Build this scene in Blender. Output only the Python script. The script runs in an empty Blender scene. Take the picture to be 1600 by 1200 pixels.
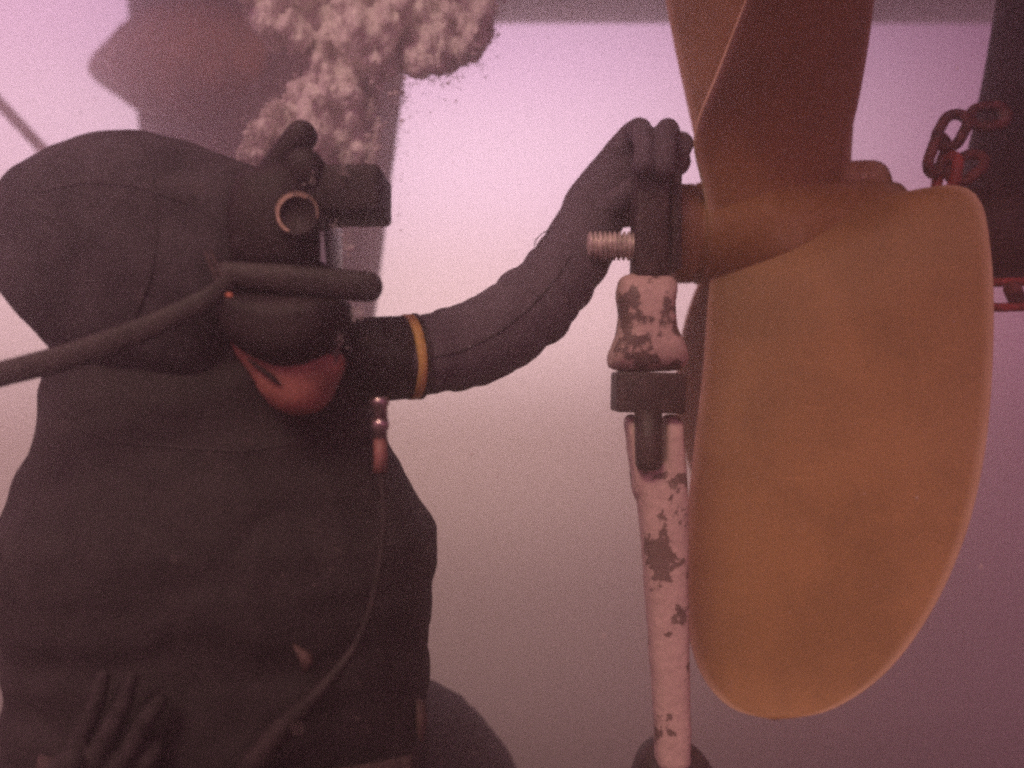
import bpy, bmesh, math, random
import numpy as np
from mathutils import Vector, Matrix, noise

random.seed(7); RNG = np.random.default_rng(7)
scene = bpy.context.scene
COL = scene.collection
R = math.radians

# ------------------------------------------------------------------ camera
F = 1256.0                      # focal length in pixels of the 1600x1200 photograph
cam_d = bpy.data.cameras.new('camera'); cam = bpy.data.objects.new('camera', cam_d); COL.objects.link(cam)
cam.location = (0, 0, 0); cam.rotation_euler = (R(90), 0, 0)
cam_d.sensor_width = 36.0; cam_d.lens = 36.0 * F / 1600.0
cam_d.clip_start = 0.02; cam_d.clip_end = 400
cam_d.dof.use_dof = True; cam_d.dof.focus_distance = 1.15; cam_d.dof.aperture_fstop = 1.9
scene.camera = cam

# ------------------------------------------------------------------ world: the glow of the water all around
SUN_EL, SUN_AZ = R(46), R(-160)  # sun high behind the viewer's left shoulder
world = bpy.data.worlds.new('World'); scene.world = world; world.use_nodes = True
nt = world.node_tree; nt.nodes.clear()
def N(t, **kw):
    n = nt.nodes.new(t)
    for k, v in kw.items(): setattr(n, k, v)
    return n
tc = N('ShaderNodeTexCoord'); sep = N('ShaderNodeSeparateXYZ'); nt.links.new(tc.outputs['Generated'], sep.inputs[0])
mr = N('ShaderNodeMapRange'); mr.inputs[1].default_value = -1; mr.inputs[2].default_value = 1
nt.links.new(sep.outputs[2], mr.inputs[0])
ramp = N('ShaderNodeValToRGB'); ramp.color_ramp.interpolation = 'EASE'
el = ramp.color_ramp.elements
WR = [(0.0, (.05, .034, .018)), (0.22, (.07, .046, .023)), (0.36, (.15, .10, .052)), (0.46, (.47, .305, .21)),
      (0.55, (1.64, 1.14, 1.10)), (0.635, (1.97, 1.38, 1.72)), (0.70, (1.78, 1.08, 1.66)), (1.0, (1.4, .80, 1.35))]
el[0].position, el[0].color = WR[0][0], (*WR[0][1], 1)
el[1].position, el[1].color = WR[-1][0], (*WR[-1][1], 1)
for p, c in WR[1:-1]:
    e = el.new(p); e.color = (*c, 1)
nt.links.new(mr.outputs[0], ramp.inputs[0])
dotn = N('ShaderNodeVectorMath', operation='DOT_PRODUCT')
gd = Vector((-0.30, 1.0, 0.16)).normalized(); dotn.inputs[1].default_value = gd
nt.links.new(tc.outputs['Generated'], dotn.inputs[0])
gm = N('ShaderNodeMapRange', interpolation_type='SMOOTHSTEP'); gm.inputs[1].default_value = 0.60; gm.inputs[2].default_value = 0.975
nt.links.new(dotn.outputs['Value'], gm.inputs[0])
tint = N('ShaderNodeMixRGB'); tint.inputs[1].default_value = (.20, .072, .165, 1); tint.inputs[2].default_value = (1.06, 1.06, 1.06, 1)
nt.links.new(gm.outputs[0], tint.inputs[0])
mul = N('ShaderNodeMixRGB', blend_type='MULTIPLY'); mul.inputs[0].default_value = 1
nt.links.new(ramp.outputs[0], mul.inputs[1]); nt.links.new(tint.outputs[0], mul.inputs[2])
bg = N('ShaderNodeBackground'); out = N('ShaderNodeOutputWorld')
nt.links.new(mul.outputs[0], bg.inputs[0]); nt.links.new(bg.outputs[0], out.inputs[0])

sun_d = bpy.data.lights.new('sun', 'SUN'); sun_d.energy = 3.6; sun_d.angle = R(22); sun_d.color = (1.0, .70, .53)
sun = bpy.data.objects.new('sun', sun_d); COL.objects.link(sun)
sd = Vector((math.sin(SUN_AZ) * math.cos(SUN_EL), math.cos(SUN_AZ) * math.cos(SUN_EL), math.sin(SUN_EL)))
sun.rotation_euler = sd.to_track_quat('Z', 'Y').to_euler(); sun.location = (0, 0, 6)

vs = scene.view_settings; vs.view_transform = 'Standard'; vs.look = 'None'; vs.exposure = 0.33; vs.gamma = 1.0; vs.use_curve_mapping = False
cy = scene.cycles
cy.max_bounces = 6; cy.diffuse_bounces = 4; cy.glossy_bounces = 2; cy.transmission_bounces = 4; cy.volume_bounces = 3; cy.transparent_max_bounces = 6
cy.use_denoising = False; cy.use_adaptive_sampling = False; cy.filter_width = 2.7; cy.sample_clamp_indirect = 0.2; cy.caustics_reflective = False; cy.caustics_refractive = False

# ------------------------------------------------------------------ helpers
def P(u, v, Y): return Vector(((u - 800) / F * Y, Y, (600 - v) / F * Y))
def S(px, Y): return px / F * Y

def mat(name, col, rough=0.6, metal=0.0, spec=0.4, var=0.0, vscale=20.0, bump=0.0, bscale=60.0, col2=None, thr=(0.4, 0.6), detail=6.0, edge=None, fine=.16, fscale=170.0, scratch=0.0):
    m = bpy.data.materials.new(name); m.use_nodes = True
    t = m.node_tree; b = t.nodes['Principled BSDF']
    b.inputs['Roughness'].default_value = rough; b.inputs['Metallic'].default_value = metal
    b.inputs['Specular IOR Level'].default_value = spec; b.inputs['Base Color'].default_value = (*col, 1)
    co = t.nodes.new('ShaderNodeTexCoord').outputs['Object']
    src = None
    if var or col2:
        nz = t.nodes.new('ShaderNodeTexNoise'); nz.inputs['Scale'].default_value = vscale; nz.inputs['Detail'].default_value = detail; nz.inputs['Roughness'].default_value = .62
        t.links.new(co, nz.inputs['Vector'])
        rp = t.nodes.new('ShaderNodeValToRGB'); e = rp.color_ramp.elements
        e[0].position, e[1].position = thr
        c2 = col2 if col2 else tuple(min(1, c * (1 + var)) for c in col)
        c1 = col if col2 else tuple(c * (1 - var) for c in col)
        e[0].color = (*c1, 1); e[1].color = (*c2, 1)
        t.links.new(nz.outputs['Fac'], rp.inputs[0]); src = rp.outputs[0]
    if fine:
        nf = t.nodes.new('ShaderNodeTexNoise'); nf.inputs['Scale'].default_value = fscale; nf.inputs['Detail'].default_value = 4; nf.inputs['Roughness'].default_value = .7
        t.links.new(co, nf.inputs['Vector'])
        rf = t.nodes.new('ShaderNodeMapRange'); rf.inputs[1].default_value = .3; rf.inputs[2].default_value = .7; rf.inputs[3].default_value = 1 - fine; rf.inputs[4].default_value = 1 + fine
        t.links.new(nf.outputs['Fac'], rf.inputs[0])
        mf = t.nodes.new('ShaderNodeVectorMath'); mf.operation = 'SCALE'
        if src: t.links.new(src, mf.inputs[0])
        else: mf.inputs[0].default_value = col
        t.links.new(rf.outputs[0], mf.inputs['Scale']); src = mf.outputs[0]
    if scratch:
        mp = t.nodes.new('ShaderNodeMapping'); mp.inputs['Rotation'].default_value = (0, .5, 0); mp.inputs['Scale'].default_value = (6, 6, 90); t.links.new(co, mp.inputs['Vector'])
        ns_ = t.nodes.new('ShaderNodeTexNoise'); ns_.inputs['Scale'].default_value = 1.5; ns_.inputs['Detail'].default_value = 3; t.links.new(mp.outputs[0], ns_.inputs['Vector'])
        rs = t.nodes.new('ShaderNodeMapRange'); rs.inputs[1].default_value = .66; rs.inputs[2].default_value = .74; rs.inputs[3].default_value = 1.0; rs.inputs[4].default_value = 1 + scratch
        t.links.new(ns_.outputs['Fac'], rs.inputs[0])
        ms = t.nodes.new('ShaderNodeVectorMath'); ms.operation = 'SCALE'; t.links.new(src, ms.inputs[0]); t.links.new(rs.outputs[0], ms.inputs['Scale']); src = ms.outputs[0]
    if edge:                                  # edge highlight painted into the colour, from the 'rim' attribute of the mesh
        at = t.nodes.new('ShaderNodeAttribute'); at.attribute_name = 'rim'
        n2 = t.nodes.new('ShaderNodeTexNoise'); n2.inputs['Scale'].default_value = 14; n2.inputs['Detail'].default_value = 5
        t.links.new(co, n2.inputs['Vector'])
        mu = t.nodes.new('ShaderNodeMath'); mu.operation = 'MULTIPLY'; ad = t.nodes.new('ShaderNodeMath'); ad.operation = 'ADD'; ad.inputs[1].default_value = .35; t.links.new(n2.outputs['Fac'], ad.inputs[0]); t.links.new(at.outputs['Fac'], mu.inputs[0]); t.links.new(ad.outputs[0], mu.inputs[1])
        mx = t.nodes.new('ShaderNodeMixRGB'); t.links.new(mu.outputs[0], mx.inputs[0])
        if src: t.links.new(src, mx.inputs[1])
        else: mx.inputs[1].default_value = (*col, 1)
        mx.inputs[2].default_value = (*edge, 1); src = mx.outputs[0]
    if src: t.links.new(src, b.inputs['Base Color'])
    if bump:
        nb = t.nodes.new('ShaderNodeTexNoise'); nb.inputs['Scale'].default_value = bscale; nb.inputs['Detail'].default_value = 5
        t.links.new(co, nb.inputs['Vector'])
        bp = t.nodes.new('ShaderNodeBump'); bp.inputs['Strength'].default_value = bump; bp.inputs['Distance'].default_value = .01
        t.links.new(nb.outputs['Fac'], bp.inputs['Height']); t.links.new(bp.outputs[0], b.inputs['Normal'])
    return m

def mesh_of(name, verts, faces, smooth=True):
    me = bpy.data.meshes.new(name); me.from_pydata([tuple(v) for v in verts], [], faces)
    bm = bmesh.new(); bm.from_mesh(me); bmesh.ops.recalc_face_normals(bm, faces=bm.faces); bm.to_mesh(me); bm.free()
    if smooth: me.polygons.foreach_set('use_smooth', [True] * len(me.polygons))
    me.update(); return me

def obj(name, me, m=None, parent=None):
    o = bpy.data.objects.new(name, me); COL.objects.link(o)
    if m is not None:
        if not me.materials: me.materials.append(m)
    if parent is not None: o.parent = parent; o.matrix_parent_inverse = parent.matrix_world.inverted()
    return o

def tag(o, label=None, cat=None, group=None, kind=None):
    if label: o['label'] = label
    if cat: o['category'] = cat
    if group: o['group'] = group
    if kind: o['kind'] = kind
    return o

def thing(name, label, cat, loc, group=None):
    o = bpy.data.objects.new(name, None); COL.objects.link(o); o.location = loc; o.empty_display_size = .05
    o.matrix_world = Matrix.Translation(loc)
    return tag(o, label, cat, group)

class MB:
    def __init__(s): s.v = []; s.f = []
    def add(s, v, f):
        k = len(s.v); s.v += [Vector(p) for p in v]; s.f += [tuple(i + k for i in q) for q in f]; return s
    def build(s, name, m=None, parent=None, smooth=True): return obj(name, mesh_of(name, s.v, s.f, smooth), m, parent)

def loft(rings, cap=True, closed=True):
    n = len(rings[0]); v = [p for r in rings for p in r]; f = []
    for i in range(len(rings) - 1):
        for j in range(n if closed else n - 1):
            a = i * n + j; b = i * n + (j + 1) % n; f.append((a, b, b + n, a + n))
    if cap: f += [tuple(range(n))[::-1], tuple(range((len(rings) - 1) * n, len(rings) * n))]
    return v, f

def smooth_path(pts, rad, sub=6):
    """Catmull-Rom through points and radii"""
    pts = [Vector(p) for p in pts]; rad = list(rad); o = []; r = []
    for i in range(len(pts) - 1):
        p0, p1, p2, p3 = pts[max(i - 1, 0)], pts[i], pts[i + 1], pts[min(i + 2, len(pts) - 1)]
        for k in range(sub):
            t = k / sub
            o.append(0.5 * ((2 * p1) + (p2 - p0) * t + (2 * p0 - 5 * p1 + 4 * p2 - p3) * t * t + (3 * p1 - p0 - 3 * p2 + p3) * t ** 3))
            r.append(rad[i] * (1 - t) + rad[i + 1] * t)
    o.append(pts[-1]); r.append(rad[-1]); return o, r

def tube(pts, rad, n=14, round_ends=True, flat=1.0):
    pts = [Vector(p) for p in pts]
    if not hasattr(rad, '__len__'): rad = [rad] * len(pts)
    rad = list(rad)
    if round_ends:
        a = (pts[0] - pts[1]).normalized(); b = (pts[-1] - pts[-2]).normalized()
        A = [(pts[0] + a * rad[0] * math.sin(t), rad[0] * math.cos(t)) for t in (1.50, 1.2, .9, .6, .3)]
        B = [(pts[-1] + b * rad[-1] * math.sin(t), rad[-1] * math.cos(t)) for t in (.3, .6, .9, 1.2, 1.50)]
        pts = [p for p, _ in A] + pts + [p for p, _ in B]; rad = [r for _, r in A] + rad + [r for _, r in B]
    rings = []; up = None
    for i, p in enumerate(pts):
        d = (pts[min(i + 1, len(pts) - 1)] - pts[max(i - 1, 0)]).normalized()
        if up is None:
            up = Vector((0, 1, 0)) if abs(d.y) < .8 else Vector((0, 0, 1))
        up = (up - d * up.dot(d)).normalized(); sd_ = d.cross(up)
        rings.append([p + (up * math.cos(a) * flat + sd_ * math.sin(a)) * rad[i] for a in [2 * math.pi * k / n for k in range(n)]])
    return loft(rings)

def lathe(c, axis, prof, n=32):
    """prof: (distance along axis, radius)"""
    axis = Vector(axis).normalized(); t = Vector((0, 0, 1)) if abs(axis.z) < .8 else Vector((1, 0, 0))
    a = axis.cross(t).normalized(); b = axis.cross(a)
    rings = [[Vector(c) + axis * h + (a * math.cos(q) + b * math.sin(q)) * max(r, 1e-5) for q in [2 * math.pi * k / n for k in range(n)]] for h, r in prof]
    return loft(rings)

def pillow(outline, Y, T, power=1.0, K=7, tilt=(0, 0), flat=0.0, n=48):
    """solid with the given pixel outline, bulging +-T metres in depth; flat: share of the radius kept flat-faced"""
    o = [Vector((a, b)) for a, b in outline]; L = [0]
    for i in range(len(o)): L.append(L[-1] + (o[(i + 1) % len(o)] - o[i]).length)
    pts = []
    for k in range(n):
        d = L[-1] * k / n; i = max(j for j in range(len(o)) if L[j] <= d)
        t = (d - L[i]) / max(L[i + 1] - L[i], 1e-6); m = len(o)
        p0, p1, p2, p3 = o[(i - 1) % m], o[i], o[(i + 1) % m], o[(i + 2) % m]
        pts.append(0.5 * (2 * p1 + (p2 - p0) * t * .6 + (-6 * p1 + 6 * p2 - .6 * 2 * (p2 - p0) - .6 * (p3 - p1)) * t * t + (4 * p1 - 4 * p2 + .6 * (p2 - p0) + .6 * (p3 - p1)) * t ** 3))
    c = sum(pts, Vector((0, 0))) / n
    rings = []
    angs = [math.pi / 2 * (1 - 2 * k / (2 * K)) for k in range(2 * K + 1)]
    for a in angs:
        s = max(math.cos(a), 0.0) ** power; s = flat + (1 - flat) * s if abs(abs(a) - math.pi / 2) > 1e-3 else (flat if flat else .02)
        r = []
        for p in pts:
            q = c + (p - c) * s; yy = Y + tilt[0] * (q.x - c.x) + tilt[1] * (q.y - c.y)
            r.append(P(q.x, q.y, yy) + Vector((0, -T * math.sin(a), 0)))
        rings.append(r)
    return loft(rings)

def box(c, sx, sy, sz, rot=None, bev=0.0):
    bm = bmesh.new(); bmesh.ops.create_cube(bm, size=1)
    for v in bm.verts: v.co = Vector((v.co.x * sx, v.co.y * sy, v.co.z * sz))
    if bev: bmesh.ops.bevel(bm, geom=list(bm.edges), offset=bev, segments=3, affect='EDGES', profile=.5)
    M = rot if rot is not None else Matrix()
    v = [Vector(c) + M.to_3x3() @ x.co for x in bm.verts]; bm.verts.index_update()
    f = [tuple(x.index for x in q.verts) for q in bm.faces]; bm.free(); return v, f

def remesh(mb, name, voxel, smooth=8, wobble=None):
    me = mesh_of(name + '_raw', mb.v, mb.f); o = bpy.data.objects.new(name + '_raw', me); COL.objects.link(o)
    md = o.modifiers.new('r', 'REMESH'); md.mode = 'VOXEL'; md.voxel_size = voxel; md.use_smooth_shade = True
    if smooth:
        s = o.modifiers.new('s', 'SMOOTH'); s.factor = .5; s.iterations = smooth
    dg = bpy.context.evaluated_depsgraph_get(); r = bpy.data.meshes.new_from_object(o.evaluated_get(dg))
    bpy.data.objects.remove(o); bpy.data.meshes.remove(me)
    if wobble:
        r.update(); ns = [v.normal.copy() for v in r.vertices]
        for v, nn in zip(r.vertices, ns): v.co += nn * wobble(v.co)
    r.polygons.foreach_set('use_smooth', [True] * len(r.polygons)); r.name = name; r.update(); return r

# ------------------------------------------------------------------ materials
M = {}
M['hull'] = mat('hull_paint', (.055, .03, .035), .7, var=.3, vscale=3, bump=.15, bscale=8)
M['rudder'] = mat('rudder_paint', (.055, .032, .036), .7, var=.35, vscale=4, bump=.2, bscale=14)
M['bulb'] = mat('rudder_bulb_paint', (.30, .14, .08), .7, var=.25, vscale=6, bump=.2, bscale=14)
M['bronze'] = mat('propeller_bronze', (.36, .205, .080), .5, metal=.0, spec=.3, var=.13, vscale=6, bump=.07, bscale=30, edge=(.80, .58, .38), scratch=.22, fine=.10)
M['bronze_up'] = M['bronze']
M['hub'] = mat('hub_bronze', (.33, .175, .060), .45, spec=.4, col2=(.50, .33, .19), vscale=9, thr=(.48, .72), bump=.15, bscale=40)
M['dark_steel'] = mat('dark_steel', (.030, .018, .018), .55, spec=.4, var=.4, vscale=30, bump=.2, bscale=90)
M['thread'] = mat('threaded_steel', (.66, .58, .50), .35, metal=.3, var=.3, vscale=60, bump=.1, bscale=120)
M['white'] = mat('chipped_white_paint', (.17, .115, .10), .55, col2=(.64, .48, .42), vscale=16, thr=(.43, .452), bump=.2, bscale=50, detail=5)
M['white_bell'] = mat('worn_white_paint', (.15, .10, .09), .55, col2=(.62, .46, .40), vscale=17, thr=(.46, .50), bump=.2, bscale=50, detail=7)
M['strut'] = mat('strut_paint', (.018, .010, .012), .75, var=.5, vscale=14, bump=.5, bscale=30)
M['growth'] = mat('marine_growth', (.03, .022, .018), .85, col2=(.20, .15, .10), vscale=40, thr=(.55, .7), bump=.8, bscale=60)
M['chain'] = mat('rusty_chain', (.11, .030, .027), .65, var=.5, vscale=40, bump=.3, bscale=90)
M['shackle'] = mat('red_shackle_paint', (.34, .05, .04), .5, var=.3, vscale=30, bump=.2, bscale=80)
M['suit'] = mat('black_suit_fabric', (.021, .0165, .018), .75, spec=.25, var=.18, vscale=26, bump=.25, bscale=300)
M['hood'] = mat('black_hood_neoprene', (.043, .037, .042), .8, spec=.2, var=.3, vscale=20, bump=.2, bscale=260)
M['glove'] = mat('black_glove_neoprene', (.020, .013, .015), .75, spec=.25, var=.4, vscale=30, bump=.3, bscale=200)
M['hazed_arm'] = mat('suit_lightened_as_haze', (.100, .082, .096), .8, spec=.2, var=.10, vscale=24, bump=.35, bscale=220)
M['grey_glove'] = mat('grey_glove_fabric', (.028, .022, .024), .8, spec=.2, var=.3, vscale=40, bump=.3, bscale=200)
M['skin'] = mat('skin', (.33, .135, .105), .5, spec=.35, var=.18, vscale=30, bump=.15, bscale=140)
M['rubber'] = mat('black_rubber', (.020, .014, .015), .65, spec=.25, var=.3, vscale=40)
M['grey_rubber'] = mat('grey_rubber', (.030, .023, .023), .6, spec=.3, var=.25, vscale=30, bump=.15, bscale=120)
M['gold'] = mat('brass_ring', (.72, .55, .40), .35, metal=.2, var=.2, vscale=60)
M['chrome'] = mat('worn_chrome', (.42, .33, .33), .25, metal=.85, var=.3, vscale=60)
M['hose_red'] = mat('reddish_hose', (.20, .085, .075), .5, var=.3, vscale=60)
M['yellow'] = mat('yellow_band', (.70, .44, .13), .55, var=.15, vscale=40, bump=.1, bscale=200)
M['orange'] = mat('orange_clip', (.60, .20, .12), .5)
M['webbing'] = mat('grey_webbing', (.055, .036, .036), .8, var=.3, vscale=60, bump=.4, bscale=250)
M['pale'] = mat('pale_webbing_tab', (.075, .045, .04), .7, var=.3, vscale=50)
M['seam'] = mat('seam_tape', (.030, .024, .026), .6)
M['rope'] = mat('pale_rope', (.20, .14, .14), .8, var=.3, vscale=60, bump=.4, bscale=120)
M['snow'] = mat('marine_snow', (.75, .62, .55), .8)
M['wire'] = mat('thin_wire', (.05, .035, .035), .5)
def froth():
    m = bpy.data.materials.new('bubble_froth'); m.use_nodes = True; t = m.node_tree; b = t.nodes['Principled BSDF']
    b.inputs['Base Color'].default_value = (.97, .93, .89, 1); b.inputs['Roughness'].default_value = .3; b.inputs['Specular IOR Level'].default_value = .6
    tr = t.nodes.new('ShaderNodeBsdfTranslucent'); tr.inputs[0].default_value = (.95, .90, .86, 1)
    tp = t.nodes.new('ShaderNodeBsdfTransparent')
    m1 = t.nodes.new('ShaderNodeMixShader'); m1.inputs[0].default_value = .18; t.links.new(b.outputs[0], m1.inputs[1]); t.links.new(tr.outputs[0], m1.inputs[2])
    m2 = t.nodes.new('ShaderNodeMixShader'); m2.inputs[0].default_value = .0; t.links.new(m1.outputs[0], m2.inputs[1]); t.links.new(tp.outputs[0], m2.inputs[2])
    t.links.new(m2.outputs[0], t.nodes['Material Output'].inputs['Surface']); return m
M['froth'] = froth()
def glass():
    m = bpy.data.materials.new('mask_glass'); m.use_nodes = True; t = m.node_tree; b = t.nodes['Principled BSDF']
    b.inputs['Base Color'].default_value = (.62, .55, .58, 1); b.inputs['Roughness'].default_value = .05; b.inputs['IOR'].default_value = 1.05; b.inputs['Transmission Weight'].default_value = 1
    return m
M['glass'] = glass()

# ------------------------------------------------------------------ ship: hull overhead
def hull_ring(x, k, yn, yf):
    sec = [(0.0, 4.4), (.005, 3.4), (.03, 2.74), (.16, 2.60), (.52, 2.56), (.78, 2.64), (.93, 2.80), (.985, 3.05), (1.0, 3.7), (1.0, 4.4), (.5, 4.4)]
    return [Vector((x, yn + (yf - yn) * t_, z + 1.1 * k * k)) for t_, z in sec]
xs = [(-3.6, 1.0, 4.2, 5.4), (-3.1, .7, 3.6, 6.2), (-2.3, .35, 3.2, 6.7), (-1.5, .12, 2.9, 6.9), (-.68, .02, 2.6, 6.95), (-.55, 0, 1.9, 6.95), (-.42, 0, -1.4, 6.95), (-.32, 0, -1.8, 6.95), (0, 0, -2.0, 6.95), (1.2, 0, -2.0, 6.95), (3, 0, -1.9, 6.95), (6, 0, -1.9, 6.95), (10, .02, -1.9, 6.95)]  # unseen near side and stern step shaped to shade upper blades, spare bubbles
hull = MB().add(*loft([hull_ring(*q) for q in xs])).build('ship_hull', M['hull'])
sb = hull.modifiers.new('s', 'SUBSURF'); sb.levels = 2; sb.render_levels = 2
tag(hull, 'dark hazy ship hull bottom passing overhead above the propeller', 'ship hull')

# ------------------------------------------------------------------ far rudder with bulb
YR = 4.5
rud = thing('rudder', 'dark hazy rudder plate behind the diver with a rounded brown bulb', 'rudder', P(410, 560, YR))
def rud_ring(v, u0, u1, n=36):
    c = (u0 + u1) / 2; h = (u1 - u0) / 2; r = []
    for k in range(n):
        a = 2 * math.pi * k / n; s = math.cos(a)
        th = .22 * (abs(math.sin(a)) ** .8) * (0.55 + .45 * (1 - (s + .25) ** 2 / 1.6))
        r.append(P(c + h * s, v, YR - 1.0 * (c + h * s - 410) / 210) + Vector((0, -th if math.sin(a) > 0 else th, 0)))
    return r
rows = [(-360, 178, 668), (-100, 192, 648), (0, 200, 641), (110, 209, 634), (230, 221, 618), (345, 226, 604), (480, 232, 588), (545, 236, 580), (556, 242, 574)]
MB().add(*loft([rud_ring(*r) for r in rows])).build('blade', M['rudder'], rud)
def YRu(u): return YR - 1.0 * (u - 410) / 210
b0, b1 = P(146, 108, YRu(146)), P(490, 100, YRu(490)); cb = b0; ax = (b1 - b0).normalized(); bl = (b1 - b0).length; s = S(1, YRu(330))
prof = [(bl * t_, r_ * s) for t_, r_ in [(0, 0), (.012, 10), (.05, 24), (.13, 40), (.24, 58), (.35, 78), (.46, 92), (.58, 97), (.70, 88), (.82, 62), (.90, 38), (.97, 14), (1, 0)]]
tag(MB().add(*lathe(cb, ax, prof, 40)).build('bulb', M['bulb'], rud), 'rounded brown bulb with pointed ends')
MB().add(*lathe(P(400, -350, YR), (0, 0, 1), [(0, .12), (1.0, .12), (1.6, .12)], 24)).build('rudder_stock', M['rudder'], rud)

# ------------------------------------------------------------------ main propeller
YH = 1.52
hub_c = P(1215, 364, YH); RH = S(78, YH)
prop = thing('propeller', 'large bronze ship propeller with a broad blade hanging down', 'propeller', hub_c)
hx0, hx1 = P(1046, 364, YH).x - hub_c.x, P(1400, 364, YH).x - hub_c.x
MB().add(*lathe(hub_c, (1, 0, .012), [(hx0, 0), (hx0, RH * .55), (hx0, RH * .93), (hx0 + .006, RH * .98), (hx0 + .040, RH * .98), (hx0 + .042, RH * .94), (hx0 + .048, RH * .94), (hx0 + .051, RH), (hx0 + .06, RH), (hx0 + .2, RH * 1.02), (hx1 - .06, RH * 1.02), (hx1 - .01, RH * .96), (hx1, RH * .8), (hx1, 0)], 64)).build('hub', M['hub'], prop)

def polyline_sample(pts, n):
    pts = [Vector(p) for p in pts]; L = [0]
    for i in range(len(pts) - 1): L.append(L[-1] + (pts[i + 1] - pts[i]).length)
    o = []
    for k in range(n):
        d = L[-1] * k / (n - 1); i = min(max(j for j in range(len(L)) if L[j] <= d + 1e-9), len(pts) - 2)
        t = (d - L[i]) / (L[i + 1] - L[i]); m = len(pts) - 1
        p0, p1, p2, p3 = pts[max(i - 1, 0)], pts[i], pts[i + 1], pts[min(i + 2, m)]
        o.append(0.5 * ((2 * p1) + (p2 - p0) * t + (2 * p0 - 5 * p1 + 4 * p2 - p3) * t * t + (3 * p1 - p0 - 3 * p2 + p3) * t ** 3))
    return o

def blade(name, left, right, t_root, t_tip, camber, m, parent, rows=64, cols=32):
    """left / right: lists of (u, v, Y) from root to tip (both end at the tip)"""
    Lp = polyline_sample([P(*q) for q in left], rows); Rp = polyline_sample([P(*q) for q in right], rows)
    fr, bk, rim = [], [], []
    for i in range(rows):
        t = i / (rows - 1); a, b = Lp[i], Rp[i]; mid = (a + b) / 2
        ch = b - a
        dn = (Lp[min(i + 1, rows - 1)] + Rp[min(i + 1, rows - 1)]) / 2 - (Lp[max(i - 1, 0)] + Rp[max(i - 1, 0)]) / 2
        nrm = ch.cross(dn)
        nrm = nrm.normalized() if nrm.length > 1e-8 else Vector((0, -1, 0))
        if nrm.y > 0: nrm = -nrm
        th = t_root * (1 - t) ** 1.3 + t_tip
        for j in range(cols + 1):
            s_ = -math.cos(math.pi * j / cols) * .5 + .5
            w = math.sqrt(max(0, 1 - (2 * s_ - 1) ** 2))
            p = a.lerp(b, s_) - nrm * camber * (1 - (2 * s_ - 1) ** 2) * min(1, ch.length * 3)
            h = th * (0.25 * (w ** .35 if w > 0 else 0) + .75 * w * w) * (1 if t < .97 else max(.15, (1 - t) / .03))
            fr.append(p + nrm * h); bk.append(p - nrm * h)
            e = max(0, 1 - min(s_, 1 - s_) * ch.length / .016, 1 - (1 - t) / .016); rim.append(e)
    n = cols + 1; v = fr + bk; f = []; B = len(fr)
    for i in range(rows - 1):
        for j in range(cols):
            q = i * n + j; f.append((q, q + 1, q + n + 1, q + n)); f.append((B + q, B + q + n, B + q + n + 1, B + q + 1))
        f.append((i * n, i * n + n, B + i * n + n, B + i * n)); q = i * n + cols; f.append((q, B + q, B + q + n, q + n))
    f.append(tuple(range(n)) + tuple(B + k for k in reversed(range(n))))
    f.append(tuple((rows - 1) * n + k for k in reversed(range(n))) + tuple(B + (rows - 1) * n + k for k in range(n)))
    me = mesh_of(name, v, f)
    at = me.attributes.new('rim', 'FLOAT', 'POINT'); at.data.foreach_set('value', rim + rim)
    return obj(name, me, m, parent)

# the big blade hanging towards the viewer
L1 = [(1112, 420, 1.50), (1106, 470, 1.475), (1098, 580, 1.45), (1084, 700, 1.42), (1071, 830, 1.40), (1069, 930, 1.385), (1080, 1010, 1.37), (1104, 1068, 1.36), (1146, 1108, 1.345), (1208, 1125, 1.33)]
R1 = [(1345, 318, 1.44), (1440, 296, 1.40), (1502, 292, 1.36), (1534, 318, 1.335), (1548, 390, 1.31), (1553, 480, 1.30), (1549, 610, 1.29), (1535, 730, 1.28), (1504, 850, 1.28), (1450, 965, 1.285), (1380, 1055, 1.295), (1296, 1110, 1.31), (1212, 1125, 1.33)]
tag(blade('blade', L1, R1, .030, .0055, .02, M['bronze'], prop), 'broad blade hanging down in front, brown with a pale highlight painted along the rim')
# the blade standing up towards the viewer
L2 = [(1118, 400, 1.46), (1100, 300, 1.42), (1085, 212, 1.37), (1120, 115, 1.30), (1165, 0, 1.22), (1205, -110, 1.13), (1262, -230, 1.05), (1300, -265, 1.02)]
R2 = [(1318, 380, 1.54), (1316, 300, 1.53), (1322, 240, 1.51), (1346, 130, 1.45), (1365, 0, 1.36), (1368, -110, 1.26), (1345, -220, 1.09), (1304, -265, 1.02)]
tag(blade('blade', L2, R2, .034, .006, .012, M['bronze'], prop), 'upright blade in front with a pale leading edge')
# two blades on the far side
L3 = [(1150, 330, 1.58), (1102, 270, 1.62), (1066, 130, 1.61), (1040, 0, 1.58), (1030, -90, 1.55), (1090, -160, 1.50)]
R3 = [(1330, 330, 1.60), (1330, 260, 1.60), (1335, 130, 1.55), (1320, 0, 1.49), (1240, -120, 1.48), (1094, -160, 1.50)]
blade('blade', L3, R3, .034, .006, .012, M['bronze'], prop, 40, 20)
L4 = [(1130, 400, 1.58), (1088, 450, 1.72), (1062, 540, 1.98), (1056, 650, 2.2), (1090, 760, 2.35), (1150, 830, 2.42)]
R4 = [(1300, 400, 1.60), (1360, 450, 1.76), (1380, 560, 2.02), (1350, 680, 2.24), (1260, 780, 2.37), (1154, 830, 2.42)]
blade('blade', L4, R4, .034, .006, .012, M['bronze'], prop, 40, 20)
# rounded root boss of the rear blade
MB().add(*pillow([(1300, 262), (1322, 254), (1360, 253), (1378, 262), (1388, 285), (1388, 330), (1300, 335)], YH + .02, .05, power=.5)).build('blade_root', M['hub'], prop)

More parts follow.
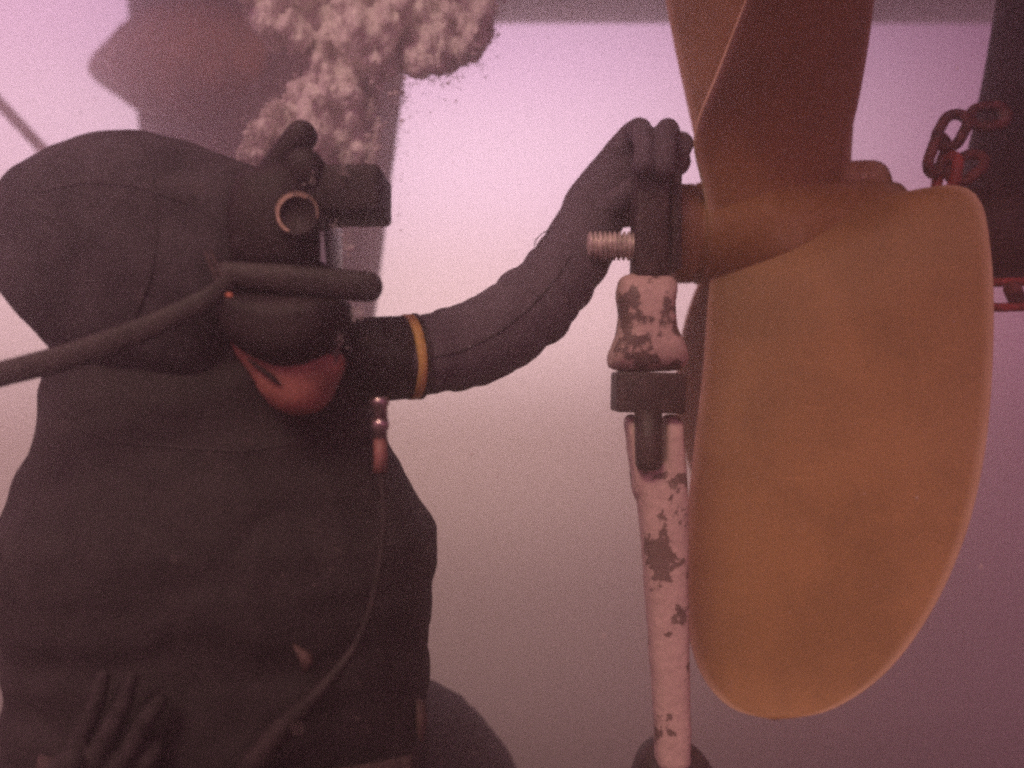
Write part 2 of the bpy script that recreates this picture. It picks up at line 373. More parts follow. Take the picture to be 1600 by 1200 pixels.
# shaft and its bracket on the right
sh = MB().add(*lathe(P(1398, 366, YH), (1, 0, .012), [(0, 0), (0, S(66, YH)), (.10, S(66, YH)), (.12, S(70, YH)), (.9, S(70, YH)), (.9, 0)], 48)).build('propeller_shaft', M['dark_steel'])
tag(sh, 'dark propeller shaft running right from the bronze hub', 'shaft')
br = thing('shaft_bracket', 'near black shaft bracket at the right edge crusted with growth', 'bracket', P(1600, 430, 1.6))
def col_ring(v, u0, u1, Y, T, n=28):
    c, h = (u0 + u1) / 2, (u1 - u0) / 2
    return [P(c + h * math.cos(a), v, Y) + Vector((0, -T * math.sin(a), 0)) for a in [2 * math.pi * k / n for k in range(n)]]
mb = MB().add(*loft([col_ring(v, a, b, 1.62, .16) for v, a, b in [(-420, 1640, 2100), (-100, 1582, 1980), (0, 1566, 1940), (90, 1552, 1900), (180, 1534, 1880), (270, 1512, 1860), (340, 1512, 1840), (400, 1530, 1830)]]))
MB.build(mb, 'strut', M['strut'], br)
c = P(1556, 366, 1.56); k = S(1, 1.56)
MB().add(*lathe(c, (1, 0, .01), [(-6 * k, 0), (-6 * k, 50 * k), (0, 66 * k), (30 * k, 74 * k), (300 * k, 76 * k), (300 * k, 0)], 40)).build('boss', M['strut'], br)
g = MB()
for i in range(46):
    gv = random.uniform(302, 428); q = P(random.uniform(1556, 1600), gv, 1.56 - math.sqrt(max(.0001, .0905 ** 2 - ((gv - 366) * .00124) ** 2))); r = random.uniform(.003, .011)
    bm = bmesh.new(); bmesh.ops.create_icosphere(bm, subdivisions=1, radius=r)
    g.add([q + Vector((x.co.x * random.uniform(.6, 1.4), x.co.y, x.co.z * random.uniform(.6, 1.5))) for x in bm.verts], [tuple(w.index for w in f.verts) for f in bm.faces]); bm.free()
tag(g.build('growth', M['growth'], br), kind='stuff')

# ------------------------------------------------------------------ chain beside the bracket
def link_mesh(c, u, w, half, rad, r, n=10, arc=20):
    """stadium link: long axis u, short axis w"""
    u = Vector(u).normalized(); w = (Vector(w) - u * Vector(w).dot(u)).normalized(); pts = []
    for k in range(arc): a = math.pi * k / (arc - 1) - math.pi / 2; pts.append(Vector(c) + u * (half + rad * math.cos(a)) + w * rad * math.sin(a))
    for k in range(arc): a = math.pi * k / (arc - 1) + math.pi / 2; pts.append(Vector(c) + u * (-half + rad * math.cos(a)) + w * rad * math.sin(a))
    nn = u.cross(w); rings = []; m_ = len(pts)
    for i, p in enumerate(pts):
        d = (pts[(i + 1) % m_] - pts[i - 1]).normalized(); s_ = d.cross(nn)
        rings.append([p + (nn * math.cos(a) + s_ * math.sin(a)) * r for a in [2 * math.pi * q / n for q in range(n)]])
    v, f = loft(rings + [rings[0]], cap=False); return v, f
YC = 1.42; k = S(1, YC)
ch = thing('chain', 'rusty chain looped around the bracket above the shaft', 'chain', P(1470, 292, YC))
for (u, v, a, tw, m_) in [(1545, 182, 8, 15, 'chain'), (1487, 204, 62, 25, 'chain'), (1464, 243, 70, -35, 'chain'), (1480, 272, 80, 70, 'shackle'), (1510, 262, 40, 30, 'chain')]:
    U = Vector((math.cos(R(a)), 0, math.sin(R(a)))); W = Vector((-math.sin(R(a)) * math.cos(R(tw)), math.sin(R(tw)), math.cos(R(a)) * math.cos(R(tw))))
    MB().add(*link_mesh(P(u, v, YC), U, W, 11 * k, 17 * k, 8.5 * k)).build('link', M[m_], ch)
s2 = thing('shackle', 'red shackle loop below the shaft at the right edge', 'shackle', P(1580, 485, YC))
MB().add(*link_mesh(P(1590, 460, YC), (1, 0, .03), (0, .3, 1), 34 * k, 21 * k, 7 * k)).build('bow', M['shackle'], s2)
MB().add(*tube([P(1582, 452, YC - .02), P(1592, 474, YC + .02)], 13 * k)).build('pin', M['chain'], s2)

# ------------------------------------------------------------------ propeller puller
YP = 1.21; k = S(1, YP)
pul = thing('propeller_puller', 'chipped white puller rod and dark bar clamped against the propeller hub', 'puller tool', P(1050, 1200, YP))
prof = [(-.004, 0), (-.002, 17 * k), (0, 20 * k)]; x = 0.0; pitch = 7.5 * k
while x < 0.066: prof += [(x + pitch * .15, 22.5 * k), (x + pitch * .45, 22.5 * k), (x + pitch * .65, 17.5 * k), (x + pitch * .95, 17.5 * k)]; x += pitch
prof += [(x, 0)]
MB().add(*lathe(P(920, 384, YP), (1, 0, -.01), prof, 40)).build('threaded_rod', M['thread'], pul)
MB().add(*box(P(1015, 334, YP), 52 * k, .06, 196 * k, Matrix.Rotation(R(1), 4, 'Y'), .006)).build('crossbar', M['dark_steel'], pul)
MB().add(*box(P(1036, 362, YP + .10), 17 * k, .22, 156 * k, None, .003)).build('bearing_plate', M['dark_steel'], pul)
bell = [(985, 428), (968, 436), (962, 460), (966, 492), (961, 525), (949, 556), (951, 574), (975, 582), (1020, 581), (1062, 578), (1075, 562), (1069, 538), (1057, 512), (1054, 474), (1057, 444), (1042, 429)]
def paint_wobble(a): return lambda co: a * noise.noise(co * 40)
MB().add(*pillow(bell, YP, .045, power=.55, K=8, flat=.12, n=64)).build('bell_clamp', M['white_bell'], pul)
MB().add(*box(P(1011, 613, YP), 104 * k, .085, 62 * k, Matrix.Rotation(R(1.5), 4, 'Y'), .004)).build('nut', M['dark_steel'], pul)
MB().add(*lathe(P(1013, 640, YP - .036), (.012, 0, -1), [(0, 0), (0, 21 * k), (60 * k, 21 * k), (84 * k, 20 * k), (91 * k, 15 * k), (92 * k, 0)], 28)).build('bolt', M['dark_steel'], pul)
rod = MB()
rod.add(*pillow([(976, 652), (994, 650), (996, 700), (1000, 745), (1004, 780), (990, 775), (984, 725)], YP, .03, power=.5, flat=.1))
rod.add(*pillow([(1036, 650), (1064, 652), (1068, 720), (1072, 775), (1035, 780), (1034, 720)], YP, .03, power=.5, flat=.1))
def sec(v, a, b, T, n=24):
    c_, h_ = (a + b) / 2, (b - a) / 2
    return [P(c_ + h_ * math.copysign(abs(math.cos(q)) ** .7, math.cos(q)), v, YP) + Vector((0, -T * math.copysign(abs(math.sin(q)) ** .7, math.sin(q)), 0)) for q in [2 * math.pi * i / n for i in range(n)]]
rod.add(*loft([sec(v, a, b, T) for v, a, b, T in [(722, 990, 1071, .026), (760, 992, 1073, .033), (820, 1000, 1074, .036), (900, 1006, 1074, .036), (1000, 1013, 1075, .034), (1100, 1020, 1077, .032), (1186, 1024, 1078, .030), (1194, 1028, 1074, .024)]]))
rm = remesh(rod, 'leg', .0035, 3, lambda co: .0012 * noise.noise(co * 30) + .0006 * noise.noise(co * 90))
tag(obj('leg', rm, M['white'], pul), 'chipped white painted rod')
MB().add(*pillow([(985, 1215), (1000, 1172), (1030, 1150), (1075, 1160), (1100, 1180), (1118, 1215), (1110, 1290), (990, 1290)], YP + .05, .05, power=.6)).build('foot_clamp', M['dark_steel'], pul)

# ------------------------------------------------------------------ diver
per = thing('person', 'diver in black suit, hood and mask reaching a gloved hand to the puller', 'person', P(350, 1400, 1.0))
YB = 1.02
def torso_ring(v, a, b, T, yoff=0, n=40):
    c_, h_ = (a + b) / 2, (b - a) / 2
    return [P(c_ + h_ * math.copysign(abs(math.cos(q)) ** .85, math.cos(q)), v, YB + yoff) + Vector((0, -T * math.copysign(abs(math.sin(q)) ** .85, math.sin(q)), 0)) for q in [2 * math.pi * i / n for i in range(n)]]
bd = MB()
bd.add(*loft([torso_ring(*r) for r in [(430, 130, 480, .07), (520, 100, 530, .10), (575, 92, 560, .115), (610, 86, 578, .125), (650, 84, 586, .135), (700, 74, 605, .15), (770, 42, 642, .17), (825, 8, 680, .185), (880, -2, 686, .19), (930, 26, 677, .185), (985, 42, 672, .18), (1060, 45, 668, .18), (1140, 38, 666, .185), (1250, 30, 664, .18), (1400, 40, 655, .16), (1480, 80, 620, .12)]]))
# reaching arm
arm_px = [(500, 580, 1.00, 60), (570, 563, 1.01, 64), (640, 558, 1.03, 60), (700, 549, 1.06, 65), (760, 527, 1.10, 68), (815, 492, 1.15, 65), (862, 448, 1.21, 62), (892, 405, 1.28, 60), (915, 360, 1.33, 56)]
pp, rr = smooth_path([P(u, v, Y) for u, v, Y, r in arm_px], [S(r, Y) for u, v, Y, r in arm_px], 10)
rr = [r * (1 + .075 * noise.noise(Vector((i * .43, 2.2, .7))) * (1 if i > 28 else .3) + .02 * math.sin(i * 1.35 + 2 * noise.noise(Vector((i * .2, 0, 5)))) + .02 * math.sin(i * .83 + 1)) for i, r in enumerate(rr)]
bd.add(*tube(pp, rr, 28))
# gloved hand: palm, four fingers bent over the bar, thumb
YG = 1.37
palm = [(905, 385, 1.33, 54), (930, 330, 1.36, 52), (960, 285, 1.37, 50), (990, 250, 1.38, 45)]
pp, rr = smooth_path([P(u, v, Y) for u, v, Y, r in palm], [S(r, Y) for u, v, Y, r in palm], 5); bd.add(*tube(pp, rr, 24, flat=.75))
def finger(pts):
    pp, rr = smooth_path([P(u, v, Y) for u, v, Y, r in pts], [S(r * .86, Y) for u, v, Y, r in pts], 5); bd.add(*tube(pp, rr, 16))
finger([(930, 300, 1.37, 30), (962, 245, 1.36, 27), (990, 207, 1.35, 24), (1002, 206, 1.27, 22), (1004, 222, 1.185, 20), (1003, 258, 1.165, 18)])
finger([(970, 285, 1.39, 30), (1008, 240, 1.39, 28), (1040, 209, 1.38, 26), (1043, 210, 1.28, 22), (1040, 226, 1.195, 20), (1037, 262, 1.17, 18)])
finger([(985, 300, 1.41, 30), (1030, 260, 1.43, 28), (1060, 224, 1.43, 23), (1068, 230, 1.38, 18), (1056, 262, 1.36, 17)])
finger([(980, 330, 1.41, 32), (1020, 285, 1.44, 30), (1054, 254, 1.45, 25), (1060, 258, 1.40, 20), (1040, 280, 1.38, 18)])
finger([(905, 375, 1.32, 30), (945, 330, 1.305, 24), (985, 300, 1.30, 21), (1015, 285, 1.30, 18)])
# far leg trailing behind
leg = [(540, 1200, 1.4, 120), (625, 1190, 1.7, 130), (690, 1250, 1.95, 125), (730, 1380, 2.1, 100), (740, 1520, 2.1, 80)]
pp, rr = smooth_path([P(u, v, Y) for u, v, Y, r in leg], [S(r, Y) for u, v, Y, r in leg], 8); bd.add(*tube(pp, rr, 24))
# head inside the hood
bd.add(*pillow([(120, 300), (200, 235), (300, 232), (400, 275), (470, 320), (490, 400), (480, 520), (430, 600), (250, 590), (140, 520), (100, 400)], .96, .08))
def suit_wob(co):
    a = noise.noise(co * 7) * .006 + noise.noise(co * 24) * .0025 - .0022 * max(0, .25 - abs(noise.noise(Vector((co.x * 9 + co.z * 4, co.y * 6, co.z * 13))))) * 4 * (1 if co.x < -.1 else .5)
    a += 0.002 * math.sin(co.z * 70 + 6 * noise.noise(co * 6)) * (1 if co.x < -.08 else .4)
    return a
body = obj('body', remesh(bd, 'body', .0042, 4, suit_wob), M['suit'], per)
body.data.materials.append(M['hazed_arm'])           # arm and hand beyond the cuff ring coloured lighter to imitate haze glow
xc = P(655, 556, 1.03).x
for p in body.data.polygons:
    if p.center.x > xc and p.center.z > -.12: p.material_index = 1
# hood
hd = MB()
cols = [(-6, 358, 402, .015), (4, 322, 436, .04), (24, 290, 468, .06), (58, 252, 512, .08), (100, 226, 560, .095), (165, 213, 592, .105), (235, 207, 612, .112), (300, 221, 622, .114), (352, 240, 618, .112), (400, 258, 580, .105), (440, 276, 500, .09), (470, 300, 460, .06)]
rings = []
for u, t_, b_, T in cols:
    c_, h_ = (t_ + b_) / 2, (b_ - t_) / 2
    rings.append([P(u, c_ - h_ * math.sin(q), .97) + Vector((0, -T * math.cos(q), 0)) for q in [2 * math.pi * i / 40 for i in range(40)]])
hd.add(*loft(rings))
hood = obj('hood', remesh(hd, 'hood', .006, 5, lambda co: noise.noise(co * 11) * .004 + noise.noise(co * 30) * .0012 + .002 * math.sin(co.z * 55 + co.x * 30)), M['hood'], per)
from mathutils.bvhtree import BVHTree
def on_surface(o, px, lift=.0005):
    bv = BVHTree.FromPolygons([v_.co for v_ in o.data.vertices], [p_.vertices for p_ in o.data.polygons]); out_ = []
    for u, v in px:
        d_ = P(u, v, 1.0).normalized(); hit = bv.ray_cast(Vector((0, 0, 0)), d_)
        if hit[0] is not None: out_.append(hit[0] - d_ * lift)
    return out_
def seam(o, px, parent, r=.0013):
    pts_ = []
    for i in range(len(px) - 1):
        for k_ in range(10): t_ = k_ / 10; pts_.append((px[i][0] * (1 - t_) + px[i + 1][0] * t_, px[i][1] * (1 - t_) + px[i + 1][1] * t_))
    q_ = on_surface(o, pts_)
    if len(q_) > 3: MB().add(*tube(q_, r, 6)).build('seam', M['seam'], parent)
seam(hood, [(60, 300), (130, 285), (210, 290), (290, 315), (350, 350), (385, 380)], per)
seam(hood, [(225, 232), (240, 290), (245, 360), (235, 440), (205, 510)], per)
seam(body, [(100, 660), (180, 690), (280, 700), (380, 705), (480, 690), (560, 660)], per)
seam(body, [(665, 560), (720, 550), (780, 520), (830, 480), (870, 435), (895, 395)], per)
# chin and cheek left bare between mask and hood
ck = MB()
ck.add(*pillow([(352, 500), (380, 520), (420, 545), (465, 552), (505, 548), (536, 552), (540, 574), (527, 602), (515, 628), (494, 646), (464, 651), (434, 641), (411, 618), (398, 592), (374, 558), (354, 520)], 0.885 - .008, .038, power=.8, n=64))
face = obj('face', remesh(ck, 'face', .0035, 5, lambda co: noise.noise(co * 45) * .0012), M['skin'], per)
tag(face, 'bare orange tinted chin and cheek')
MB().add(*tube([P(388, 562, .838), P(412, 580, .834), P(426, 590, .834), P(437, 600, .838)], [.0015, .0026, .0028, .0012], 8)).build('chin_strap', M['rubber'], per)
# yellow band on the sleeve
def band(c, ax_, rad, w, m_, name):
    return MB().add(*lathe(c, ax_, [(-w, rad * .96), (-w * .8, rad), (w * .8, rad), (w, rad * .96)], 48)).build(name, m_, per)
ba = (P(700, 550, 1.06) - P(590, 558, 1.02)).normalized()
bc = P(640, 558, 1.03)
band(bc, ba, S(67, 1.03), .0060, M['yellow'], 'sleeve_band')
MB().add(*lathe(P(650, 557, 1.033), ba, [(-.001, S(65, 1.03)), (0, S(68, 1.03)), (.002, S(68, 1.03)), (.003, S(65, 1.03))], 48)).build('cuff_ring', M['grey_rubber'], per)
MB().add(*lathe(P(598, 561, 1.02), ba, [(-.045, S(58, 1.02)), (-.04, S(67, 1.02)), (.028, S(66, 1.02)), (.031, S(60, 1.02))], 48)).build('cuff_sleeve', M['rubber'], per)
# lower hand in a grey glove across the belly
gl = MB()
for pts in [[(95, 1260, .84, 30), (120, 1170, .82, 17), (150, 1100, .815, 14), (162, 1055, .82, 11)], [(120, 1270, .84, 30), (160, 1170, .81, 17), (190, 1105, .805, 14), (206, 1058, .81, 11)], [(150, 1280, .84, 30), (195, 1190, .81, 17), (228, 1125, .805, 15), (250, 1098, .815, 13)], [(180, 1290, .84, 30), (215, 1225, .82, 18), (238, 1180, .815, 14), (245, 1160, .82, 12)]]:
    pp, rr = smooth_path([P(u, v, Y) for u, v, Y, r in pts], [S(r, Y) for u, v, Y, r in pts], 5); gl.add(*tube(pp, rr, 14))
pp, rr = smooth_path([P(60, 1420, .86), P(110, 1310, .845), P(150, 1250, .84)], [.045, .05, .04], 5); gl.add(*tube(pp, rr, 20, flat=.7))
pp, rr = smooth_path([P(90, 1330, .83), P(85, 1240, .81), P(110, 1190, .80)], [.022, .019, .015], 5); gl.add(*tube(pp, rr, 14))
tag(obj('glove', remesh(gl, 'glove', .0032, 4, lambda co: noise.noise(co * 60) * .001), M['grey_glove'], per), 'grey gloved hand low on the belly')

# ------------------------------------------------------------------ diving mask
mk = thing('diving_mask', 'black diving mask with a brass ringed round port and stubby tubes', 'diving mask', P(470, 440, .88))
MB().add(*pillow([(392, 282), (425, 268), (460, 262), (495, 268), (512, 300), (518, 345), (518, 425), (500, 450), (420, 455), (380, 430), (372, 340)], .93, .085, power=.55, flat=.2)).build('skirt', M['rubber'], mk)
k9 = S(1, .90)
MB().add(*box(P(545, 308, .91), 118 * k9, .09, 73 * k9, Matrix.Rotation(R(-.6), 4, 'Y'), .006)).build('visor_housing', M['rubber'], mk)
MB().add(*lathe(P(489, 276, .905), (0, 1, 0), [(-.05, 0), (-.05, 22 * k9), (-.042, 29 * k9), (.04, 30 * k9), (.04, 0)], 36)).build('visor_knob', M['rubber'], mk)
MB().add(*tube([P(412, 296, .90), P(471, 213, .885)], [S(27, .90), S(25, .885)], 24)).build('upper_tube', M['rubber'], mk)
MB().add(*tube([P(352, 428, .845), P(440, 436, .842), P(574, 448, .86)], [S(20, .845), S(24, .842), S(24, .86)], 24, flat=.55)).build('lower_tube', M['grey_rubber'], mk)
MB().add(*box(P(519, 382, .905), 3.5 * k9, .10, 74 * k9, None, .001)).build('faceplate', M['glass'], mk)
MB().add(*pillow([(352, 462), (420, 462), (500, 466), (545, 472), (548, 500), (530, 545), (492, 575), (452, 580), (408, 565), (368, 536), (350, 506)], .875, .065, power=.6, flat=.15)).build('regulator', M['rubber'], mk)
pr = P(466, 336, .84); k8 = S(1, .84)
port = MB().add(*lathe(pr, (0, -1, 0), [(-.02, 0), (-.02, 36 * k8), (.003, 36 * k8), (.006, 34 * k8), (.006, 27 * k8), (.001, 25 * k8), (.001, 0)], 48)).build('port', M['rubber'], mk)
def arc_strip(a0, a1, r0, r1, y, n=40):
    v = []; f = []
    for i in range(n + 1):
        a = R(a0 + (a1 - a0) * i / n)
        for r_, yy in ((r0, 0), (r1, 0), (r1, .0012), (r0, .0012)): v.append(pr + Vector((math.cos(a) * r_ * k8, -y - .0012 + yy, math.sin(a) * r_ * k8)))
    for i in range(n):
        for q in range(4): f.append((i * 4 + q, i * 4 + (q + 1) % 4, i * 4 + 4 + (q + 1) % 4, i * 4 + 4 + q))
    f += [(0, 1, 2, 3), (n * 4, n * 4 + 3, n * 4 + 2, n * 4 + 1)]; return v, f
rg = MB().add(*arc_strip(100, 245, 27.6, 30.8, .0062)); rg.add(*arc_strip(-12, 100, 32.4, 33.3, .0062)); rg.add(*arc_strip(100, 175, 32.5, 33.5, .0062))
rgo = rg.build('brass_ring', M['gold'], port, False)
lt = MB()
for a, w in ((92, 4), (86, 3), (81, 2.5), (76, 3), (71, 2.5), (62, 5)): lt.add(*arc_strip(a - w / 2, a + w / 2, 27.5, 31, .0062, 3))
lt.build('lettering', M['gold'], port, False)
MB().add(*box(P(357, 461, .825), 14 * k8, .006, 7 * k8, Matrix.Rotation(R(6), 4, 'Y'), .001)).build('clip', M['orange'], mk)
for (a, b) in (((322, 396), (340, 440)), ((330, 392), (352, 446))):
    MB().add(*tube([P(*a, .850), P(*b, .832)], .0022, 8)).build('strap', M['webbing'], mk)
MB().add(*tube([P(532, 508, .875), P(526, 540, .862), P(521, 570, .86)], [.003, .005, .003], 10, flat=.5)).build('exhaust_lip', M['pale'], mk)

# ------------------------------------------------------------------ hoses and harness
hose = MB()
pp, rr = smooth_path([P(-60, 606, .80), P(0, 585, .80), P(110, 556, .80), (P(230, 512, .805)), P(320, 468, .815), P(356, 440, .83)], [S(21, .8), S(20, .8), S(21, .8), S(20, .8), S(17, .8), S(14, .8)], 8)
tag(hose.add(*tube(pp, rr, 20, flat=.4)).build('breathing_hose', M['grey_rubber']), 'dark breathing hose running left from the mask past the hood', 'hose')
inf = thing('inflator_hose', 'hose with a shiny metal coupling hanging below the yellow sleeve band', 'hose', P(594, 740, .87))
k7 = S(1, .87)
MB().add(*lathe(P(593, 620, .87), (.02, 0, -1), [(0, 0), (0, 11 * k7), (3 * k7, 15 * k7), (12 * k7, 15 * k7), (16 * k7, 12 * k7), (36 * k7, 12 * k7), (37 * k7, 0)], 24)).build('coupling', M['chrome'], inf)
MB().add(*lathe(P(594, 655, .87), (.02, 0, -1), [(0, 0), (0, 14 * k7), (6 * k7, 15 * k7), (14 * k7, 15 * k7), (18 * k7, 12 * k7), (34 * k7, 11 * k7), (34 * k7, 0)], 6)).build('hexagon_nut', M['chrome'], inf)
MB().add(*tube([P(594, 686, .87), P(595, 715, .87), P(594, 738, .87)], 11 * k7, 16, False)).build('sleeve', M['hose_red'], inf)
pp, rr = smooth_path([P(594, 735, .87), P(600, 800, .865), P(590, 900, .85), P(560, 1000, .835), P(500, 1080, .82), P(440, 1140, .82), P(380, 1215, .82), P(330, 1290, .83)], [.0040, .0040, .0040, .0040, .008, .0125, .0135, .0135], 8)
MB().add(*tube(pp, rr, 16)).build('hose', M['rubber'], inf)
hs = thing('diving_harness', 'dark webbing harness with pale tabs on the lower torso', 'harness', P(480, 1150, .85))
MB().add(*pillow([(458, 1006), (486, 1022), (489, 1036), (476, 1050), (468, 1030)], .835, .006)).build('tab', M['pale'], hs)
MB().add(*pillow([(650, 1092), (662, 1098), (668, 1125), (660, 1160), (650, 1140)], .96, .012)).build('tab', M['pale'], hs)
pp, rr = smooth_path([P(60, 1215, .86), P(200, 1245, .83), P(360, 1250, .825), P(520, 1240, .83), P(640, 1215, .88)], [.025] * 5, 8)
MB().add(*tube(pp, rr, 12, False, flat=.2)).build('waist_belt', M['webbing'], hs)

# ------------------------------------------------------------------ thin lines
rp_ = MB().add(*tube([P(-160, -10, 3.6), P(0, 162, 3.6), P(90, 258, 3.6), P(200, 378, 3.6)], S(9, 3.6), 12, False)).build('mooring_line', M['rope'])
tag(rp_, 'pale slanting line in the haze above the hood at the left edge', 'rope')
pp, rr = smooth_path([P(835, 385, 1.2), P(838, 374, 1.2), P(850, 363, 1.2), P(858, 362, 1.21), P(848, 375, 1.2), P(838, 388, 1.2)], [.0009] * 6, 5)
tag(MB().add(*tube(pp, rr, 6)).build('wire_loop', M['wire']), 'thin dark wire loop sticking up from the glove cuff', 'wire')

# ------------------------------------------------------------------ rising bubbles (froth) and marine snow
ico = bmesh.new(); bmesh.ops.create_icosphere(ico, subdivisions=1, radius=1); ico.verts.index_update()
IV = np.array([v.co[:] for v in ico.verts]); IF = np.array([[v.index for v in f.verts] for f in ico.faces]); ico.free()
OV = np.array([(1, 0, 0), (-1, 0, 0), (0, 1, 0), (0, -1, 0), (0, 0, 1), (0, 0, -1)], float)
OF = np.array([(0, 2, 4), (2, 1, 4), (1, 3, 4), (3, 0, 4), (2, 0, 5), (1, 2, 5), (3, 1, 5), (0, 3, 5)])
def blobs(name, C, Rad, Sc, m, big=.0035):
    Vs, Fs = [], []; k0 = 0
    for sel, V0, F0 in ((Rad > big, IV, IF), (Rad <= big, OV, OF)):       # larger bubbles rounder, the fine froth cheap
        c_, r_, s_ = C[sel], Rad[sel], Sc[sel]
        Vs.append((c_[:, None, :] + V0[None] * (r_[:, None, None] * s_[:, None, :])).reshape(-1, 3))
        Fs.append((F0[None] + (np.arange(len(c_)) * len(V0))[:, None, None]).reshape(-1, 3) + k0); k0 += len(c_) * len(V0)
    V = np.concatenate(Vs); Fc = np.concatenate(Fs)
    me = bpy.data.meshes.new(name); me.vertices.add(len(V)); me.vertices.foreach_set('co', V.ravel())
    me.loops.add(Fc.size); me.loops.foreach_set('vertex_index', Fc.ravel().astype(np.int32))
    me.polygons.add(len(Fc)); me.polygons.foreach_set('loop_start', np.arange(0, Fc.size, 3, dtype=np.int32))
    me.polygons.foreach_set('use_smooth', np.ones(len(Fc), dtype=bool)); me.update(calc_edges=True)
    return obj(name, me, m)
# a ragged sheet of froth, denser in the middle, with lumps in depth
poly = [(355, -120), (374, 0), (398, 48), (425, 76), (470, 86), (488, 100), (470, 122), (438, 148), (418, 168), (404, 192), (394, 216), (384, 244), (440, 280), (600, 290), (612, 215), (626, 122), (655, 116), (684, 124), (694, 132), (722, 118), (730, 98), (748, 106), (752, 84), (772, 58), (778, 0), (800, -120)]
PX = np.array(poly, float)
def inside_dist(q):
    a = PX; b = np.roll(PX, -1, 0); d = np.full(len(q), 1e9); ins = np.zeros(len(q), bool)
    for (x0, y0), (x1, y1) in zip(a, b):
        e = np.array([x1 - x0, y1 - y0]); w = q - np.array([x0, y0]); t_ = np.clip((w @ e) / (e @ e), 0, 1)
        d = np.minimum(d, np.hypot(w[:, 0] - t_ * e[0], w[:, 1] - t_ * e[1]))
        c_ = ((y0 > q[:, 1]) != (y1 > q[:, 1])) & (q[:, 0] < (x1 - x0) * (q[:, 1] - y0) / (y1 - y0 + 1e-9) + x0); ins ^= c_
    return np.where(ins, d, -d)
def fbm(u, v, sc, seed): return np.array([noise.fractal(Vector((a * sc, b * sc, seed)), .9, 2.1, 5) for a, b in zip(u, v)])
CC = []; RR = []
n0 = 300000; q = np.stack([RNG.uniform(340, 810, n0), RNG.uniform(-120, 300, n0)], 1); dd = inside_dist(q); q = q[dd > -45]; dd = dd[dd > -45]
f1 = fbm(q[:, 0], q[:, 1] * .6, .02, 3.1); f2 = fbm(q[:, 0] * 1.6 + .35 * q[:, 1], q[:, 1] * .42, .06, 9.7)
core = np.clip(dd / 16, -3, 2.2) + f1 * 1.3 + f2 * .5
thin = np.clip((q[:, 0] - 560) / 40, 0, 1) * np.clip((q[:, 1] - 105) / 30, 0, 1)      # ragged, sparse side in front of the rudder's rear edge
core -= thin * 1.9
keep = RNG.random(len(q)) < np.maximum(np.clip(core * .9 + .05, 0, 1), .05 * np.exp(np.minimum(dd, 0) / 9.0) * (1 - .8 * thin))
q, f1, f2 = q[keep], f1[keep], f2[keep]; n = len(q)
Y = 1.75 - .10 * f1 - .05 * f2 + np.abs(RNG.normal(0, .035, n))
CCf = np.stack([(q[:, 0] - 800) / F * Y, Y, (600 - q[:, 1]) / F * Y], 1); n_f = n
CC.append(CCf); RR.append(np.exp(RNG.normal(math.log(.0013), .55, n)).clip(.0005, .0085))
# stray bubbles at the fringe
n = 260; u = RNG.uniform(600, 720, n); v = 120 + RNG.exponential(60, n); u = np.where(RNG.random(n) < .5, RNG.normal(622, 8, n), u); v = np.where(u > 640, 118 + RNG.exponential(12, n), v); Y = RNG.uniform(1.6, 1.9, n)
CC.append(np.stack([(u - 800) / F * Y, Y, (600 - v) / F * Y], 1)); RR.append(np.exp(RNG.normal(math.log(.0019), .4, n)))
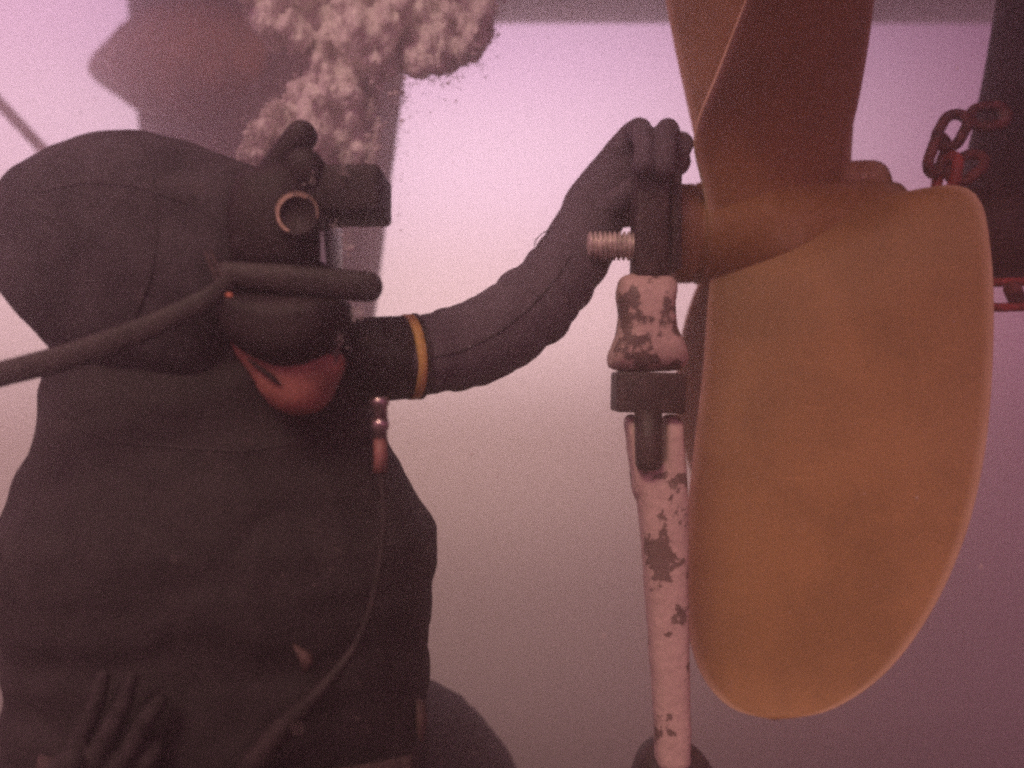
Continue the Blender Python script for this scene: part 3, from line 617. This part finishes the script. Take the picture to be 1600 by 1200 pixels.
# a few caught round the mask
n = 260; sp = np.array([(560, 488), (556, 494), (540, 370), (525, 355), (545, 390), (535, 268), (487, 276), (530, 530)])[RNG.integers(0, 8, n)]
u = sp[:, 0] + RNG.normal(0, 5, n); v = sp[:, 1] + RNG.normal(0, 6, n); Y = RNG.uniform(.84, .86, n)
CC.append(np.stack([(u - 800) / F * Y, Y, (600 - v) / F * Y], 1)); RR.append(np.exp(RNG.normal(math.log(.0008), .35, n)))
C_ = np.concatenate(CC); R_ = np.concatenate(RR); Sc = np.stack([RNG.uniform(.9, 1.5, len(C_)), RNG.uniform(.9, 1.4, len(C_)), RNG.uniform(.45, 1.0, len(C_))], 1)
core_i = np.where((inside_dist(q) > 9) & (RNG.random(n_f) < .03) & ~((q[:, 0] > 565) & (q[:, 1] > 110)))[0]
cm = MB()
for i_ in core_i:
    c_ = CCf[i_] + np.array([0, .004, 0]); r_ = float(RNG.uniform(.009, .020))
    cm.add([Vector(c_) + Vector((x_ * r_, y_ * r_, z_ * r_ * 1.3)) for x_, y_, z_ in IV], [tuple(t_) for t_ in IF])
bub = blobs('bubbles', C_, R_, Sc, M['froth'])
fc = obj('froth', remesh(cm, 'froth', .0055, 2, lambda co: .006 * noise.noise(Vector((co.x * 55, co.y * 55, co.z * 28))) + .007 * noise.noise(Vector((co.x * 150, co.y * 150, co.z * 60)))), M['froth'], bub); tag(fc, kind='stuff'); tag(bub, 'cream froth of exhaled air bubbles rising behind the mask', 'bubbles', kind='stuff')
n = 2600; Y = RNG.uniform(.45, 3.0, n); u = RNG.uniform(-50, 1650, n); v = RNG.uniform(-50, 1250, n)
C_ = np.stack([(u - 800) / F * Y, Y, (600 - v) / F * Y], 1); R_ = np.exp(RNG.normal(math.log(.00038), .5, n)) * (.5 + .5 * Y); Sc = RNG.uniform(.6, 1.5, (n, 3))
tag(blobs('marine_snow', C_, R_, Sc, M['snow'], 1.0), 'tiny pale specks drifting in the water', 'particles', kind='stuff')

# ------------------------------------------------------------------ the turbid water as air-like haze
hz = bpy.data.materials.new('turbid_water'); hz.use_nodes = True; t = hz.node_tree; t.nodes.clear()
pv = t.nodes.new('ShaderNodeVolumePrincipled'); pv.inputs['Color'].default_value = (.975, .915, .905, 1); pv.inputs['Density'].default_value = .24; pv.inputs['Anisotropy'].default_value = .82
om = t.nodes.new('ShaderNodeOutputMaterial'); t.links.new(pv.outputs[0], om.inputs['Volume'])
v, f = box(Vector((2.5, 2.6, 1.2)), 16.5, 9.6, 8.4)
tag(MB().add(v, f).build('haze', hz, None, False), 'pink tinted turbid water filling the whole scene', 'haze', kind='stuff')
